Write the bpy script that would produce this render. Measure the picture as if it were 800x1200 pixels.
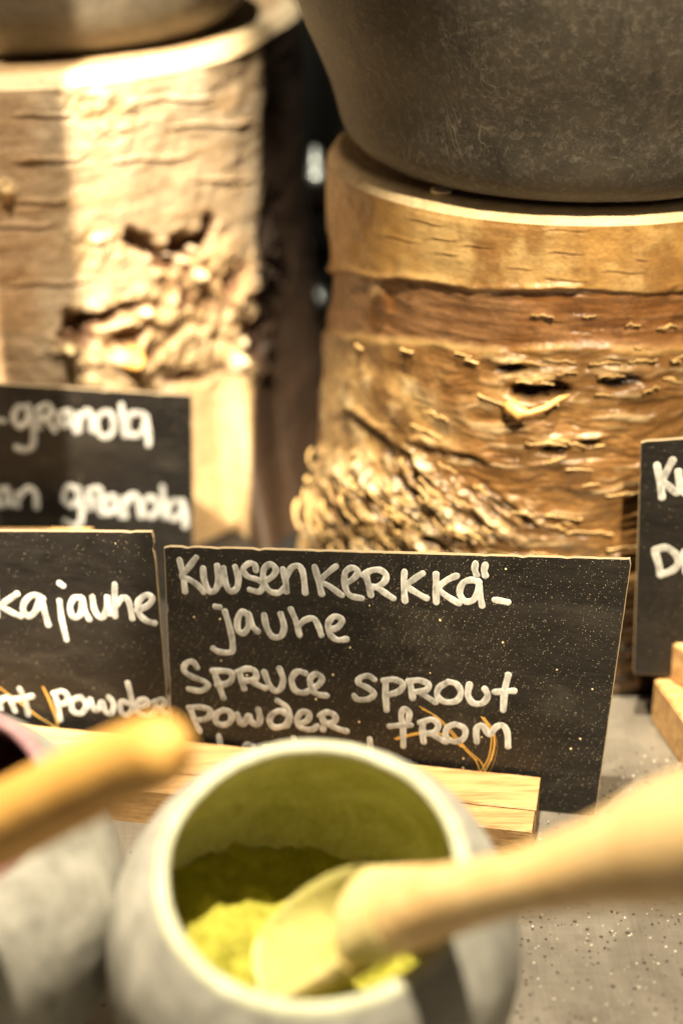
import bpy, bmesh, math, random
import numpy as np
from mathutils import Vector, Matrix
random.seed(7)
R = math.radians
sc = bpy.context.scene
COL = sc.collection
for o in list(bpy.data.objects): bpy.data.objects.remove(o)

# ------------------------------------------------------------ camera
H = 0.310; PITCH = R(26.0); F = 2000.0
cam_d = bpy.data.cameras.new('camera'); cam = bpy.data.objects.new('camera', cam_d); COL.objects.link(cam)
cam.location = (0, 0, H); cam.rotation_euler = (math.pi/2 - PITCH, 0, 0)
cam_d.sensor_fit = 'VERTICAL'; cam_d.sensor_height = 36; cam_d.lens = 60
cam_d.clip_start = 0.02; cam_d.clip_end = 20
cam_d.dof.use_dof = True; cam_d.dof.focus_distance = 0.491; cam_d.dof.aperture_fstop = 4.6; cam_d.dof.aperture_blades = 0
sc.camera = cam

# ------------------------------------------------------------ world, lamps, exposure
w = bpy.data.worlds.new('World'); sc.world = w; w.use_nodes = True
bg = w.node_tree.nodes['Background']; bg.inputs[0].default_value = (1.0, 0.86, 0.68, 1); bg.inputs[1].default_value = 0.065

def spot(name, loc, target, power, size, blend, radius, col):
    d = bpy.data.lights.new(name, 'SPOT'); o = bpy.data.objects.new(name, d); COL.objects.link(o)
    o.location = loc; d.energy = power; d.spot_size = R(size); d.spot_blend = blend; d.shadow_soft_size = radius; d.color = col
    o.rotation_euler = (Vector(target) - Vector(loc)).to_track_quat('-Z', 'Y').to_euler()
    return o
spot('spotlight', (-0.20, 0.02, 0.90), (-0.275, 0.60, 0.10), 205, 31, 0.10, 0.010, (1.0, 0.85, 0.63))
spot('spotlight', (-0.030, 0.275, 1.15), (0.020, 0.365, 0.0), 158, 40, 0.85, 0.010, (1.0, 0.85, 0.62))
spot('spotlight', (0.14, -0.10, 0.85), (0.120, 0.52, 0.075), 98, 16.5, 0.35, 0.012, (1.0, 0.82, 0.55))
spot('spotlight', (0.02, 0.45, 1.10), (-0.0125, 0.79, 0.07), 50, 9, 0.5, 0.012, (1.0, 0.92, 0.78))  # added lamp, aimed at the shaker only to raise its blurred highlights
sc.view_settings.view_transform = 'Standard'; sc.view_settings.look = 'None'
sc.view_settings.exposure = 0.0; sc.view_settings.gamma = 1.0

# ------------------------------------------------------------ geometry helpers
FW = Vector((0, math.cos(PITCH), -math.sin(PITCH))); UP = Vector((0, math.sin(PITCH), math.cos(PITCH))); RT = Vector((1, 0, 0))
CAM = Vector((0, 0, H))
def ray(px, py): return FW + RT*((px-400)/F) + UP*((600-py)/F)
def at_depth(px, py, d): return CAM + ray(px, py)*d
def at_plane(px, py, p, n):
    r = ray(px, py); return CAM + r*((p-CAM).dot(n)/r.dot(n))
def at_z(px, py, z): return at_plane(px, py, Vector((0, 0, z)), Vector((0, 0, 1)))

def tag(o, label=None, cat=None, group=None, kind=None):
    if label: o['label'] = label
    if cat: o['category'] = cat
    if group: o['group'] = group
    if kind: o['kind'] = kind
    return o
def empty(name, loc, *t):
    o = bpy.data.objects.new(name, None); COL.objects.link(o); o.location = loc; o.empty_display_size = .01
    tag(o, *t); return o
def link(name, me, mats, parent=None, smooth=True):
    if not isinstance(mats, (list, tuple)): mats = [mats]
    for m in mats: me.materials.append(m)
    if smooth: me.polygons.foreach_set('use_smooth', [True]*len(me.polygons))
    o = bpy.data.objects.new(name, me); COL.objects.link(o)
    if parent is not None:
        o.parent = parent; o.matrix_parent_inverse = Matrix.Translation(-Vector(parent.location))
        # keep local coordinates relative to the parent
        o.matrix_parent_inverse = Matrix.Identity(4); o.location = -Vector(parent.location) if parent.parent is None else (0, 0, 0)
    return o
def from_np(name, V, Fc, mats, parent=None, col=None, smooth=True, uv=None):
    me = bpy.data.meshes.new(name); me.from_pydata([tuple(v) for v in V.tolist()] if hasattr(V, 'tolist') else V, [], Fc if isinstance(Fc, list) else Fc.tolist()); me.update()
    if col is not None:
        a = me.color_attributes.new('Col', 'FLOAT_COLOR', 'POINT')
        c = np.ones((len(V), 4), np.float32); c[:, :3] = col; a.data.foreach_set('color', c.ravel())
    return link(name, me, mats, parent, smooth)
def bm_obj(name, bm, mats, parent=None, smooth=True):
    me = bpy.data.meshes.new(name); bm.normal_update(); bm.to_mesh(me); bm.free(); return link(name, me, mats, parent, smooth)
def grid_faces(nr, nc, closed=True):
    i = np.arange(nr-1)[:, None]; j = np.arange(nc if closed else nc-1)[None, :]; j2 = (j+1) % nc
    return np.stack([i*nc+j+0*j, i*nc+j2, (i+1)*nc+j2, (i+1)*nc+j+0*j], -1).reshape(-1, 4)

def vnoise(P, seed=0):
    P = np.asarray(P, np.float64); I = np.floor(P).astype(np.int64); f = P-I; f = f*f*(3-2*f)
    def h(a, b, c):
        n = (a*374761393 + b*668265263 + c*2147483647 + seed*1274126177) & 0xffffffff
        n = ((n ^ (n >> 13))*1274126177) & 0xffffffff; n = (n ^ (n >> 16)) & 0xffffffff
        return n/4294967295.0
    x, y, z = I[..., 0], I[..., 1], I[..., 2]; out = 0
    for dx in (0, 1):
        for dy in (0, 1):
            for dz in (0, 1):
                wgt = (f[..., 0] if dx else 1-f[..., 0])*(f[..., 1] if dy else 1-f[..., 1])*(f[..., 2] if dz else 1-f[..., 2])
                out = out + wgt*h(x+dx, y+dy, z+dz)
    return out
ROT = np.array(Matrix.Rotation(.7, 3, Vector((.5, .6, .62))))
def fbm(P, oct=4, seed=0, gain=.5):
    P = np.asarray(P)@ROT; s = 0; a = 1; t = 0
    for k in range(oct):
        s = s + a*vnoise(P+k*17.3, seed+k); P = (P@ROT)*2.03; t += a; a *= gain
    return s/t
def sstep(a, b, x):
    t = np.clip((x-a)/(b-a), 0, 1); return t*t*(3-2*t)
def mixc(c, d, m): return c*(1-m[..., None]) + np.array(d)*m[..., None]

# ------------------------------------------------------------ materials
class NT:
    def __init__(s, name):
        s.m = bpy.data.materials.new(name); s.m.use_nodes = True; s.t = s.m.node_tree; s.b = s.t.nodes['Principled BSDF']
        s.tc = s.t.nodes.new('ShaderNodeTexCoord')
    def n(s, typ, **kw):
        n = s.t.nodes.new(typ)
        for k, v in kw.items():
            if k.startswith('_'): setattr(n, k[1:], v)
            else: n.inputs[k.replace('_', ' ')].default_value = v
        return n
    def l(s, a, b): s.t.links.new(a, b)
    def co(s, scale=(1, 1, 1), rot=(0, 0, 0)):
        mp = s.n('ShaderNodeMapping'); mp.inputs['Scale'].default_value = scale; mp.inputs['Rotation'].default_value = rot
        s.l(s.tc.outputs['Object'], mp.inputs['Vector']); return mp.outputs[0]
    def noise(s, scale, det=4, co=None, rough=.55, dist=0):
        n = s.n('ShaderNodeTexNoise', Scale=scale, Detail=det, Roughness=rough, Distortion=dist); s.l(co or s.co(), n.inputs['Vector']); return n.outputs['Fac']
    def vor(s, scale, co=None):
        n = s.n('ShaderNodeTexVoronoi', Scale=scale); s.l(co or s.co(), n.inputs['Vector']); return n
    def ramp(s, fac, stops):
        n = s.n('ShaderNodeValToRGB'); e = n.color_ramp.elements
        while len(e) < len(stops): e.new(.5)
        for k, (p, c) in enumerate(stops): e[k].position = p; e[k].color = (*c, 1) if len(c) == 3 else c
        s.l(fac, n.inputs[0]); return n.outputs[0]
    def mix(s, fac, a, b, mode='MIX'):
        n = s.n('ShaderNodeMix', _data_type='RGBA', _blend_type=mode)
        for v, i in ((fac, 0), (a, 6), (b, 7)):
            if isinstance(v, (int, float)): n.inputs[i].default_value = v
            elif isinstance(v, tuple): n.inputs[i].default_value = (*v, 1)
            else: s.l(v, n.inputs[i])
        return n.outputs[2]
    def math(s, op, a, b=0.0):
        n = s.n('ShaderNodeMath', _operation=op)
        for v, i in ((a, 0), (b, 1)):
            if isinstance(v, (int, float)): n.inputs[i].default_value = v
            else: s.l(v, n.inputs[i])
        return n.outputs[0]
    def bump(s, h, strength, dist):
        n = s.n('ShaderNodeBump', Strength=strength, Distance=dist); s.l(h, n.inputs['Height']); s.l(n.outputs[0], s.b.inputs['Normal'])
    def fin(s, col=None, rough=None, **kw):
        for v, k in ((col, 'Base Color'), (rough, 'Roughness')):
            if v is None: continue
            if isinstance(v, tuple): s.b.inputs[k].default_value = (*v, 1)
            elif isinstance(v, (int, float)): s.b.inputs[k].default_value = v
            else: s.l(v, s.b.inputs[k])
        for k, v in kw.items(): s.b.inputs[k.replace('_', ' ')].default_value = v
        return s.m
    def attr(s):
        n = s.n('ShaderNodeAttribute', _attribute_name='Col'); return n.outputs['Color']

def m_bark(name, rough=.42, bumpd=.0006):
    t = NT(name); c = t.attr()
    f = t.noise(700, 5, t.co((1, 1, 1.6))); g = t.noise(160, 4, t.co((1, 1, 2)))
    c1 = t.mix(1.0, c, t.ramp(f, [(.25, (.72, .70, .66)), (.6, (1.0, 1.0, 1.0)), (.85, (1.12, 1.1, 1.05))]), 'MULTIPLY')
    c2 = t.mix(1.0, c1, t.ramp(g, [(.3, (.82, .78, .72)), (.6, (1.03, 1.02, 1.0))]), 'MULTIPLY')
    t.bump(t.math('ADD', f, g), .7, bumpd)
    return t.fin(c2, t.ramp(f, [(.2, (rough+.2,)*3), (.8, (rough-.08,)*3)]), Specular_IOR_Level=.45)
def m_wood(name, c0, c1, scale=1.0, axis='x', rough=.55):
    t = NT(name); s = {'x': (14, 190, 190), 'y': (190, 14, 190), 'z': (190, 190, 14)}[axis]
    s = tuple(k*scale for k in s)
    f = t.noise(1.0, 6, t.co(s), .65, .4); g = t.noise(4.5, 3, t.co(s), .7)
    col = t.ramp(f, [(.28, c0), (.62, c1)])
    col = t.mix(1.0, col, t.ramp(g, [(.3, (.74, .66, .56)), (.5, (1, 1, 1))]), 'MULTIPLY')
    t.bump(t.math('ADD', f, g), .5, .0004)
    return t.fin(col, rough)
def m_endgrain(name, cx, cy):
    t = NT(name)
    mp = t.n('ShaderNodeMapping'); mp.inputs['Location'].default_value = (-cx, -cy, 0); t.l(t.tc.outputs['Object'], mp.inputs['Vector'])
    wv = t.n('ShaderNodeTexWave', _wave_type='RINGS', _rings_direction='Z', Scale=110, Distortion=1.5, Detail=3); t.l(mp.outputs[0], wv.inputs['Vector'])
    g = t.noise(250, 5)
    col = t.ramp(wv.outputs['Fac'], [(0, (.42, .27, .13)), (.6, (.60, .43, .24))])
    col = t.mix(1.0, col, t.ramp(g, [(.25, (.7, .65, .6)), (.6, (1, 1, 1))]), 'MULTIPLY')
    t.bump(g, .6, .0006)
    return t.fin(col, .7)
def m_board(name, dust=1.0):
    t = NT(name)
    v = t.vor(2300); big = t.noise(28, 4)
    th = t.ramp(big, [(.28, (.05,)*3), (.72, (.75*dust,)*3)])
    sep = t.n('ShaderNodeSeparateColor'); t.l(v.outputs['Color'], sep.inputs[0])
    present = t.math('LESS_THAN', sep.outputs[0], th)
    size = t.math('MULTIPLY', sep.outputs[1], .34)
    dot = t.math('MULTIPLY', t.math('LESS_THAN', v.outputs['Distance'], size), present)
    v2 = t.vor(380); sep2 = t.n('ShaderNodeSeparateColor'); t.l(v2.outputs['Color'], sep2.inputs[0])
    dot2 = t.math('MULTIPLY', t.math('LESS_THAN', v2.outputs['Distance'], .13), t.math('LESS_THAN', sep2.outputs[0], t.math('MULTIPLY', th, .16)))
    sm = t.noise(30, 7, t.co((1, 1, 1.7), (0, .6, 0)), .75, .8)
    base = t.ramp(sm, [(.35, (.0035, .003, .0026)), (.80, (.020, .017, .0135))])
    speck = t.mix(sep.outputs[2], (.32, .26, .17), (.10, .085, .065))
    wipe = t.noise(1.0, 5, t.co((16, 16, 60), (0, .5, 0)), .75, 1.2)
    base = t.mix(t.ramp(wipe, [(.52, (0, 0, 0)), (.78, (.45, .45, .45))]), base, (.060, .053, .043))
    c = t.mix(dot, base, speck); c = t.mix(dot2, c, (.75, .60, .34))
    scr = t.noise(120, 3, t.co((1, 1, 9), (0, .3, 0)))
    t.bump(t.math('ADD', t.math('MULTIPLY', t.noise(900, 3), .6), dot), .35, .00018)
    return t.fin(c, t.ramp(scr, [(.3, (.40,)*3), (.7, (.58,)*3)]), Specular_IOR_Level=.4)
def m_chalk():
    t = NT('chalk_marker'); f = t.noise(900, 4, t.co((1, 1, .4))); g = t.noise(260, 3)
    c = t.ramp(t.math('ADD', t.math('MULTIPLY', f, .6), t.math('MULTIPLY', g, .4)), [(.30, (.22, .22, .20)), (.5, (.50, .50, .47)), (.7, (.66, .66, .62))])
    c = t.mix(1.0, c, t.attr(), 'MULTIPLY'); t.bump(f, .3, .0002); return t.fin(c, .75)
def m_ceramic(name, c0, c1, scale=60, rough=.75, bumps=.5, fine=(1, 1, 1)):
    t = NT(name); f = t.noise(scale, 7, None, .72, 1.0); g = t.noise(500, 5, t.co(fine), .7)
    col = t.ramp(f, [(.32, c0), (.68, c1)])
    col = t.mix(1.0, col, t.ramp(g, [(.3, (.80, .80, .80)), (.62, (1.05, 1.05, 1.05))]), 'MULTIPLY')
    t.bump(t.math('ADD', t.math('MULTIPLY', f, .7), g), bumps, .0006)
    return t.fin(col, rough)
def m_darkbowl():
    t = NT('dark_stoneware'); f = t.noise(38, 7, None, .7, 1.2); g = t.noise(420, 6, None, .8, .5)
    s1 = t.n('ShaderNodeTexNoise', Scale=55, Detail=2, Distortion=3.0); t.l(t.co((1, 1, .5), (.5, .3, .8)), s1.inputs['Vector'])
    line = t.ramp(s1.outputs['Fac'], [(.485, (0, 0, 0)), (.5, (1, 1, 1)), (.515, (0, 0, 0))])
    col = t.ramp(f, [(.3, (.016, .014, .011)), (.7, (.062, .053, .040))])
    col = t.mix(t.ramp(g, [(.50, (0, 0, 0)), (.75, (.5, .5, .5))]), col, (.24, .21, .165))
    col = t.mix(t.math('MULTIPLY', line, t.ramp(t.noise(20, 2), [(.45, (0, 0, 0)), (.6, (.3, .3, .3))])), col, (.32, .28, .22))
    t.bump(t.math('ADD', f, g), .5, .0007)
    return t.fin(col, .55)
def m_steel():
    t = NT('worn_steel'); a = t.noise(30, 6, None, .7, .5); s = t.noise(1.0, 4, t.co((60, 2600, 1), (0, 0, .5))); s2 = t.noise(1.0, 3, t.co((2200, 50, 1), (0, 0, .35)))
    v = t.vor(420); sep = t.n('ShaderNodeSeparateColor'); t.l(v.outputs['Color'], sep.inputs[0])
    dens = t.ramp(a, [(.3, (.10,)*3), (.7, (.34,)*3)])
    pit = t.math('MULTIPLY', t.math('LESS_THAN', v.outputs['Distance'], t.math('MULTIPLY', sep.outputs[1], .30)), t.math('LESS_THAN', sep.outputs[0], dens))
    col = t.ramp(a, [(.3, (.19, .17, .14)), (.7, (.32, .29, .24))])
    col = t.mix(1.0, col, t.ramp(t.math('ADD', t.math('MULTIPLY', s, .5), t.math('MULTIPLY', s2, .5)), [(.35, (.80,)*3), (.6, (1.08,)*3)]), 'MULTIPLY')
    col = t.mix(t.math('MULTIPLY', pit, .85), col, (.06, .045, .03))
    t.bump(t.math('SUBTRACT', t.math('MULTIPLY', s, .5), pit), .35, .0003)
    return t.fin(col, t.ramp(a, [(.3, (.36,)*3), (.7, (.52,)*3)]), Metallic=.55)
def m_simple(name, c, rough=.5, **kw):
    t = NT(name); f = t.noise(200, 4); col = t.mix(1.0, c, t.ramp(f, [(.3, (.85,)*3), (.65, (1.06,)*3)]), 'MULTIPLY'); t.bump(f, .2, .0003)
    return t.fin(col, rough, **kw)

M_board = m_board('blackboard_paint'); M_boardc = m_board('blackboard_paint_clean', .25)
M_edge = m_simple('board_edge', (.26, .20, .12), .6)
M_chalk = m_chalk()
M_gold = m_simple('gold_print', (.62, .38, .09), .35, Metallic=.35)
M_block = m_wood('sawn_pine', (.30, .14, .04), (.66, .42, .18), 1.5, 'x', .6)
M_spoon = m_wood('beech_wood', (.78, .50, .20), (.88, .64, .31), .35, 'x', .5)
M_spoon2 = m_wood('oiled_wood', (.78, .39, .075), (.88, .52, .14), .35, 'x', .6)
M_steel = m_steel()
M_dark = m_darkbowl()
M_wall = m_simple('dark_wall', (.030, .022, .014), .7)
M_post = m_simple('post_paint', (.05, .045, .04), .5)
M_tin = m_simple('grey_tin', (.22, .23, .22), .35, Metallic=.6)
M_can = m_simple('polished_steel', (.10, .105, .095), .24, Metallic=1.0)

# ------------------------------------------------------------ setting: counter and dark wall
def boxv(x0, x1, y0, y1, z0, z1): return [(x, y, z) for x in (x0, x1) for y in (y0, y1) for z in (z0, z1)]
def box_bm(cx, cy, cz, sx, sy, sz, yaw=0, bev=.0005, seg=2):
    bm = bmesh.new(); bmesh.ops.create_cube(bm, size=1); bmesh.ops.scale(bm, vec=(sx, sy, sz), verts=bm.verts)
    bmesh.ops.bevel(bm, geom=bm.edges[:], offset=bev, segments=seg, affect='EDGES')
    bmesh.ops.rotate(bm, cent=(0, 0, 0), matrix=Matrix.Rotation(yaw, 3, 'Z'), verts=bm.verts)
    bmesh.ops.translate(bm, vec=(cx, cy, cz), verts=bm.verts); return bm
tag(bm_obj('counter_top', box_bm(0, .13, -.02, 2.4, .73, .04, 0, .002), M_steel, None, False), 'worn stainless steel counter under the front bowls and signs', None, None, 'structure')
tag(bm_obj('black_shelf', box_bm(0, .99, -.0205, 2.4, .985, .04, 0, .002), m_simple('black_laminate', (.006, .005, .004), .6), None, False), 'black shelf surface under the stumps', None, None, 'structure')
tag(bm_obj('back_wall', box_bm(0, 1.50, .7, 2.4, .05, 1.5, 0, .002), M_wall, None, False), 'dark wall far behind the stumps', None, None, 'structure')

# ------------------------------------------------------------ stumps
def outline(pts, n):
    P = np.array(pts, float); m = len(P); out = []
    for i in range(m):
        p0, p1, p2, p3 = P[i-1], P[i], P[(i+1) % m], P[(i+2) % m]
        for k in range(24):
            t = k/24.; out.append(.5*((2*p1)+(-p0+p2)*t+(2*p0-5*p1+4*p2-p3)*t*t+(-p0+3*p1-3*p2+p3)*t**3))
    out = np.array(out); seg = np.linalg.norm(np.roll(out, -1, 0)-out, axis=1); s = np.concatenate([[0], np.cumsum(seg)]); L = s[-1]
    # denser on the side facing the camera (small y)
    ymid = out[:, 1].mean(); wgt = np.where(out[:, 1] < ymid+.02, 4.0, 1.0)*seg; c = np.concatenate([[0], np.cumsum(wgt)])
    q = np.linspace(0, c[-1], n, endpoint=False); O = np.vstack([out, out[:1]])
    X = np.interp(q, c, O[:, 0]); Y = np.interp(q, c, O[:, 1])
    T = np.stack([np.roll(X, -1)-np.roll(X, 1), np.roll(Y, -1)-np.roll(Y, 1)], -1); T /= np.linalg.norm(T, axis=1)[:, None]
    N = np.stack([T[:, 1], -T[:, 0]], -1); cen = np.array([X.mean(), Y.mean()])
    if ((np.stack([X, Y], -1)-cen)*N).sum() < 0: N = -N
    return np.stack([X, Y], -1), N

class Stump:
    """bark surface as a dense height field; features are placed by (x, z) on the front side"""
    def __init__(s, pts, top, prof, n, nz):
        s.O, s.N = outline(pts, n); s.c = s.O.mean(0); s.top = top
        s.z = np.linspace(0, top-.0047, nz); s.prof = np.interp(s.z, *zip(*prof))
        s.n, s.nz = n, nz
        XY = s.c + (s.O-s.c)[None]*s.prof[:, None, None]
        s.P = np.concatenate([XY, np.broadcast_to(s.z[:, None, None], (nz, n, 1))], -1)
        s.front = (s.O[:, 1] < s.c[1]+.02)
        # screen coordinates of every vertex (used to place the marks of the bark where they stand on the real stump)
        rel = s.P-np.array(CAM); d = rel@np.array(FW); s.px = 400+F*(rel@np.array(RT))/d; s.py = 600-F*(rel@np.array(UP))/d
        s.disp = np.zeros((nz, n)); s.col = np.zeros((nz, n, 3))
    def blob(s, px, py, rx, ry, rot=0, soft=1.0, wob=0., seed=0):
        dx, dy = s.px-px, s.py-py; c, q = math.cos(R(rot)), math.sin(R(rot))
        u, v = (dx*c+dy*q)/rx, (-dx*q+dy*c)/ry; r = np.sqrt(u*u+v*v)
        if wob: r = r + wob*(fbm(s.P*180, 3, seed)-.5)*2
        return (1-sstep(1-soft, 1.0+.001, r))*s.front[None]
    def build(s, name, mat, parent):
        N3 = np.concatenate([s.N, np.zeros((s.n, 1))], -1)
        V = (s.P + s.disp[..., None]*N3[None]).reshape(-1, 3)
        Fc = grid_faces(s.nz, s.n)
        return from_np(name, V, Fc, mat, parent, s.col.reshape(-1, 3))
    def top_parts(s, parent, m_rim, m_top, inset=.0048):
        XY = s.c + (s.O-s.c)*s.prof[-1]; jig = (fbm(np.concatenate([XY*160, np.zeros((s.n, 1))], -1), 4, 5)-.5)
        rings = []; zt = s.top
        d0 = s.disp[-1]
        for off, z in ((d0, s.z[-1]), (d0-.0004, s.z[-1]+.0004), (-.0012+jig*.0008, zt-.0030), (-.0026+jig*.0012, zt-.0007), (-inset*.7+jig*.001, zt-.0002+jig*.0004), (-inset+jig*.0015, zt)):
            off = np.broadcast_to(off, (s.n,)); q = XY+s.N*off[:, None]; rings.append(np.concatenate([q, np.full((s.n, 1), 0.)+np.broadcast_to(z, (s.n,))[:, None]], -1))
        V = np.concatenate(rings); from_np('rim', V, grid_faces(len(rings), s.n), m_rim, parent)
        last = rings[-1]; rr = [last]
        for k in (.8, .6, .4, .2, .02):
            q = s.c+(last[:, :2]-s.c)*k; z = zt - .0003*np.ones(s.n) + (fbm(np.concatenate([q*60, np.zeros((s.n, 1))], -1), 3, 2)-.5)*.0008
            rr.append(np.concatenate([q, z[:, None]], -1))
        V = np.concatenate(rr); Fc = grid_faces(len(rr), s.n).tolist(); Fc.append([(len(rr)-1)*s.n+i for i in range(s.n)])
        from_np('cut_top', V, Fc, m_top, parent)

M_barkR = m_bark('birch_bark_tan', .24, .00035); M_barkL = m_bark('birch_bark_cream', .55)
M_rim = m_wood('pale_cut_edge', (.66, .48, .26), (.86, .70, .44), 1.6, 'x', .5)

# right stump -----------------------------------------------
cxR, cyR, rR, topR = .0745, .5795, .0790, .1665
pts = [(cxR+rR*math.sin(a)*(1+.012*math.sin(3*a+1)), cyR-rR*math.cos(a)*(1+.010*math.sin(2*a))) for a in np.linspace(0, 2*math.pi, 18, endpoint=False)]
S = Stump(pts, topR, [(0, 1.16), (.015, 1.13), (.030, 1.09), (.045, 1.045), (.055, 1.035), (.080, 1.03), (.098, 1.02), (.118, .985), (.128, .985), (.138, 1.0), (.1665, 1.0)], 900, 430)
P = S.P; px, py = S.px, S.py
Ps = P*np.array([1, 1, 4.0])
big = fbm(P*35, 4, 1); st = fbm(P*np.array([60, 60, 420]), 4, 2); fine = fbm(P*420, 4, 3); mid = fbm(P*130, 4, 4)
col = np.zeros(P.shape)+np.array([.52, .305, .10])
col = mixc(col, [.62, .43, .19], sstep(.45, .7, big)); col = mixc(col, [.30, .155, .05], sstep(.50, .70, fbm(P*np.array([90, 90, 60]), 5, 77))*.8)
col = mixc(col, [.24, .12, .04], sstep(.60, .74, fbm(P*np.array([75, 75, 140]), 5, 9))*.6)
S.disp += (big-.5)*.004 + (st-.5)*.0003 + (mid-.5)*.0007
# peeled brown band with a ragged border (photo: 325..410 high)
wob = (fbm(P*np.array([45, 45, 90]), 4, 12)-.5)*40
lo = 318+ (px-385)*.125; hi = 388+(px-385)*.095
lo = np.where(px > 560, 340+(px-560)*.02, lo); hi = np.where(px > 560, 405, hi)
band = sstep(-4, 3, py-lo-wob*.35)*(1-sstep(-5, 4, py-hi-wob*.5))
bc = np.zeros(P.shape)+np.array([.235, .105, .034]); bc = mixc(bc, [.36, .19, .085], sstep(.42, .66, st)); bc = mixc(bc, [.13, .052, .018], sstep(.55, .75, mid)*.7)
bc = mixc(bc, [.36, .24, .15], sstep(.52, .68, big)*.25)
col = col*(1-band[..., None])+bc*band[..., None]
S.disp -= band*.0016; S.disp += band*(st-.5)*.0014
rf = np.exp(-((py-lo-wob*.35+4)/4.)**2); S.disp += rf*.0012*sstep(.4, .6, fbm(P*90, 3, 31))      # curled lip over the band
# lower half: dull tan with grey-brown right side, horizontal layers
low = sstep(0, 10, py-hi-wob*.5)
lc = np.zeros(P.shape)+np.array([.47, .31, .13]); lc = mixc(lc, [.60, .47, .27], sstep(.5, .68, mid)); lc = mixc(lc, [.17, .085, .03], sstep(.48, .64, big)*.85); lc = mixc(lc, [.12, .06, .022], sstep(.56, .70, fbm(P*80, 5, 123))*.8)
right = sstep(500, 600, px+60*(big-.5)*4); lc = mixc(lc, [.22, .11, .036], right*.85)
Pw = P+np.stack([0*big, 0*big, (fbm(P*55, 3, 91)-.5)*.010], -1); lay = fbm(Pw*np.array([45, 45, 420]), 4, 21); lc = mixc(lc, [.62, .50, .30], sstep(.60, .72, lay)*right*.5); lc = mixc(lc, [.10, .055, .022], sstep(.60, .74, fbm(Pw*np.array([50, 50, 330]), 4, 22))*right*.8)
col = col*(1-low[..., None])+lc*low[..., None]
S.disp += low*right*(lay-.5)*.0022 + low*(mid-.5)*.0012
# gnarled foot, lower left
g = np.maximum(S.blob(455, 610, 135, 95, 20, .55, .5, 4), S.blob(560, 600, 90, 40, 10, .6, .5, 7)*.8)
ru = P@np.array([[1, 0, 0], [0, 1, 0], [.7, 0, 1]]).T
rid = np.abs(fbm(ru*np.array([150, 150, 260]), 4, 41)-.5)*2; lum = fbm(ru*np.array([70, 70, 260]), 4, 44)
gc = np.zeros(P.shape)+np.array([.42, .27, .125]); gc = mixc(gc, [.70, .56, .34], sstep(.48, .68, lum)); gc = mixc(gc, [.09, .055, .03], (1-sstep(.03, .16, rid))*.8); gc = mixc(gc, [.035, .022, .012], sstep(.52, .66, 1-lum)*.92)
col = col*(1-g[..., None])+gc*g[..., None]
S.disp += g*((lum-.45)*.0130 + rid*.0035)
S.disp += S.blob(440, 600, 130, 80, 10, 1.0)*.004
# diagonal ridge seam
for (x0, y0, x1, y1, wd, dp) in ((395, 480, 480, 540, 7, .0016), (470, 520, 580, 545, 6, .0014), (400, 565, 520, 585, 8, .0015)):
    L = math.hypot(x1-x0, y1-y0); u = ((px-x0)*(x1-x0)+(py-y0)*(y1-y0))/L/L; d = ((px-x0)*(y1-y0)-(py-y0)*(x1-x0))/L + (fbm(P*120, 3, 9)-.5)*14
    m = np.exp(-(d/wd)**2)*sstep(0, .15, u)*(1-sstep(.85, 1, u))*S.front; S.disp -= m*dp; S.disp += np.exp(-((d-9)/6)**2)*sstep(0, .1, u)*(1-sstep(.9, 1, u))*S.front*.0012; col = mixc(col, [.12, .07, .03], m*.6)
# dark eye knots
for (x, y, rx, ry, d) in ((632, 460, 52, 15, .0075), (645, 528, 26, 9, .0035), (725, 448, 34, 12, .003), (600, 432, 22, 8, .0025), (690, 520, 20, 6, .002), (440, 372, 12, 25, .0010)):
    m = S.blob(x, y, rx, ry, -4, .8, .35, 3); S.disp -= m*d; col = mixc(col, [.022, .011, .006], sstep(.12, .55, m)*.95)
    m2 = S.blob(x, y-ry*1.3, rx*1.3, ry*.9, -4, .9, .4, 6); S.disp += m2*.0016; col = mixc(col, [.66, .50, .28], m2*.6)
m = S.blob(440, 366, 17, 34, 5, .5, .2, 3); S.disp += m*.0012; col = mixc(col, [.25, .115, .04], m*.6)
# lenticels
rnd = random.Random(3)
for (x, y, l) in [(665, 271, 42), (663, 298, 30), (728, 320, 33), (682, 340, 32), (500, 262, 30), (560, 290, 26), (470, 282, 28), (610, 316, 20)] + [(rnd.uniform(400, 800), rnd.uniform(270, 640), rnd.uniform(8, 30)) for _ in range(34)]:
    sl = -.02+(x < 520)*.14; dy = py-y-sl*(px-x)-1.5*np.sin((px-x)/9.); m = np.exp(-(dy/1.1)**2)*(1-sstep(.3, 1, np.abs(px-x)/l))*S.front
    S.disp -= m*.00035; S.disp += np.exp(-((dy+2.4)/1.3)**2)*(1-sstep(.2, 1, np.abs(px-x)/l))*S.front*.00022; col = mixc(col, [.20, .10, .035], m*.8)
col = mixc(col, [.035, .020, .010], sstep(650, 710, py+30*(mid-.5))*.93)  # shadow at the stump's foot, painted into the bark colour
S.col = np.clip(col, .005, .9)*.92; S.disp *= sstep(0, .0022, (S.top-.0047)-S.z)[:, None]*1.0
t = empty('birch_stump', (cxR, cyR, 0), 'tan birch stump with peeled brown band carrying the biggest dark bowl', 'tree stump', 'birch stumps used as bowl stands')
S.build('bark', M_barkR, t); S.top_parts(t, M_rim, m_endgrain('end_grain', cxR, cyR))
SR = S
def surf(S, x, y):
    d = (S.px-x)**2+(S.py-y)**2+(~S.front[None])*1e9; i = np.unravel_index(np.argmin(d), d.shape)
    n = Vector((*S.N[i[1]], 0)); return Vector(S.P[i])+n*float(S.disp[i]), n
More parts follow.
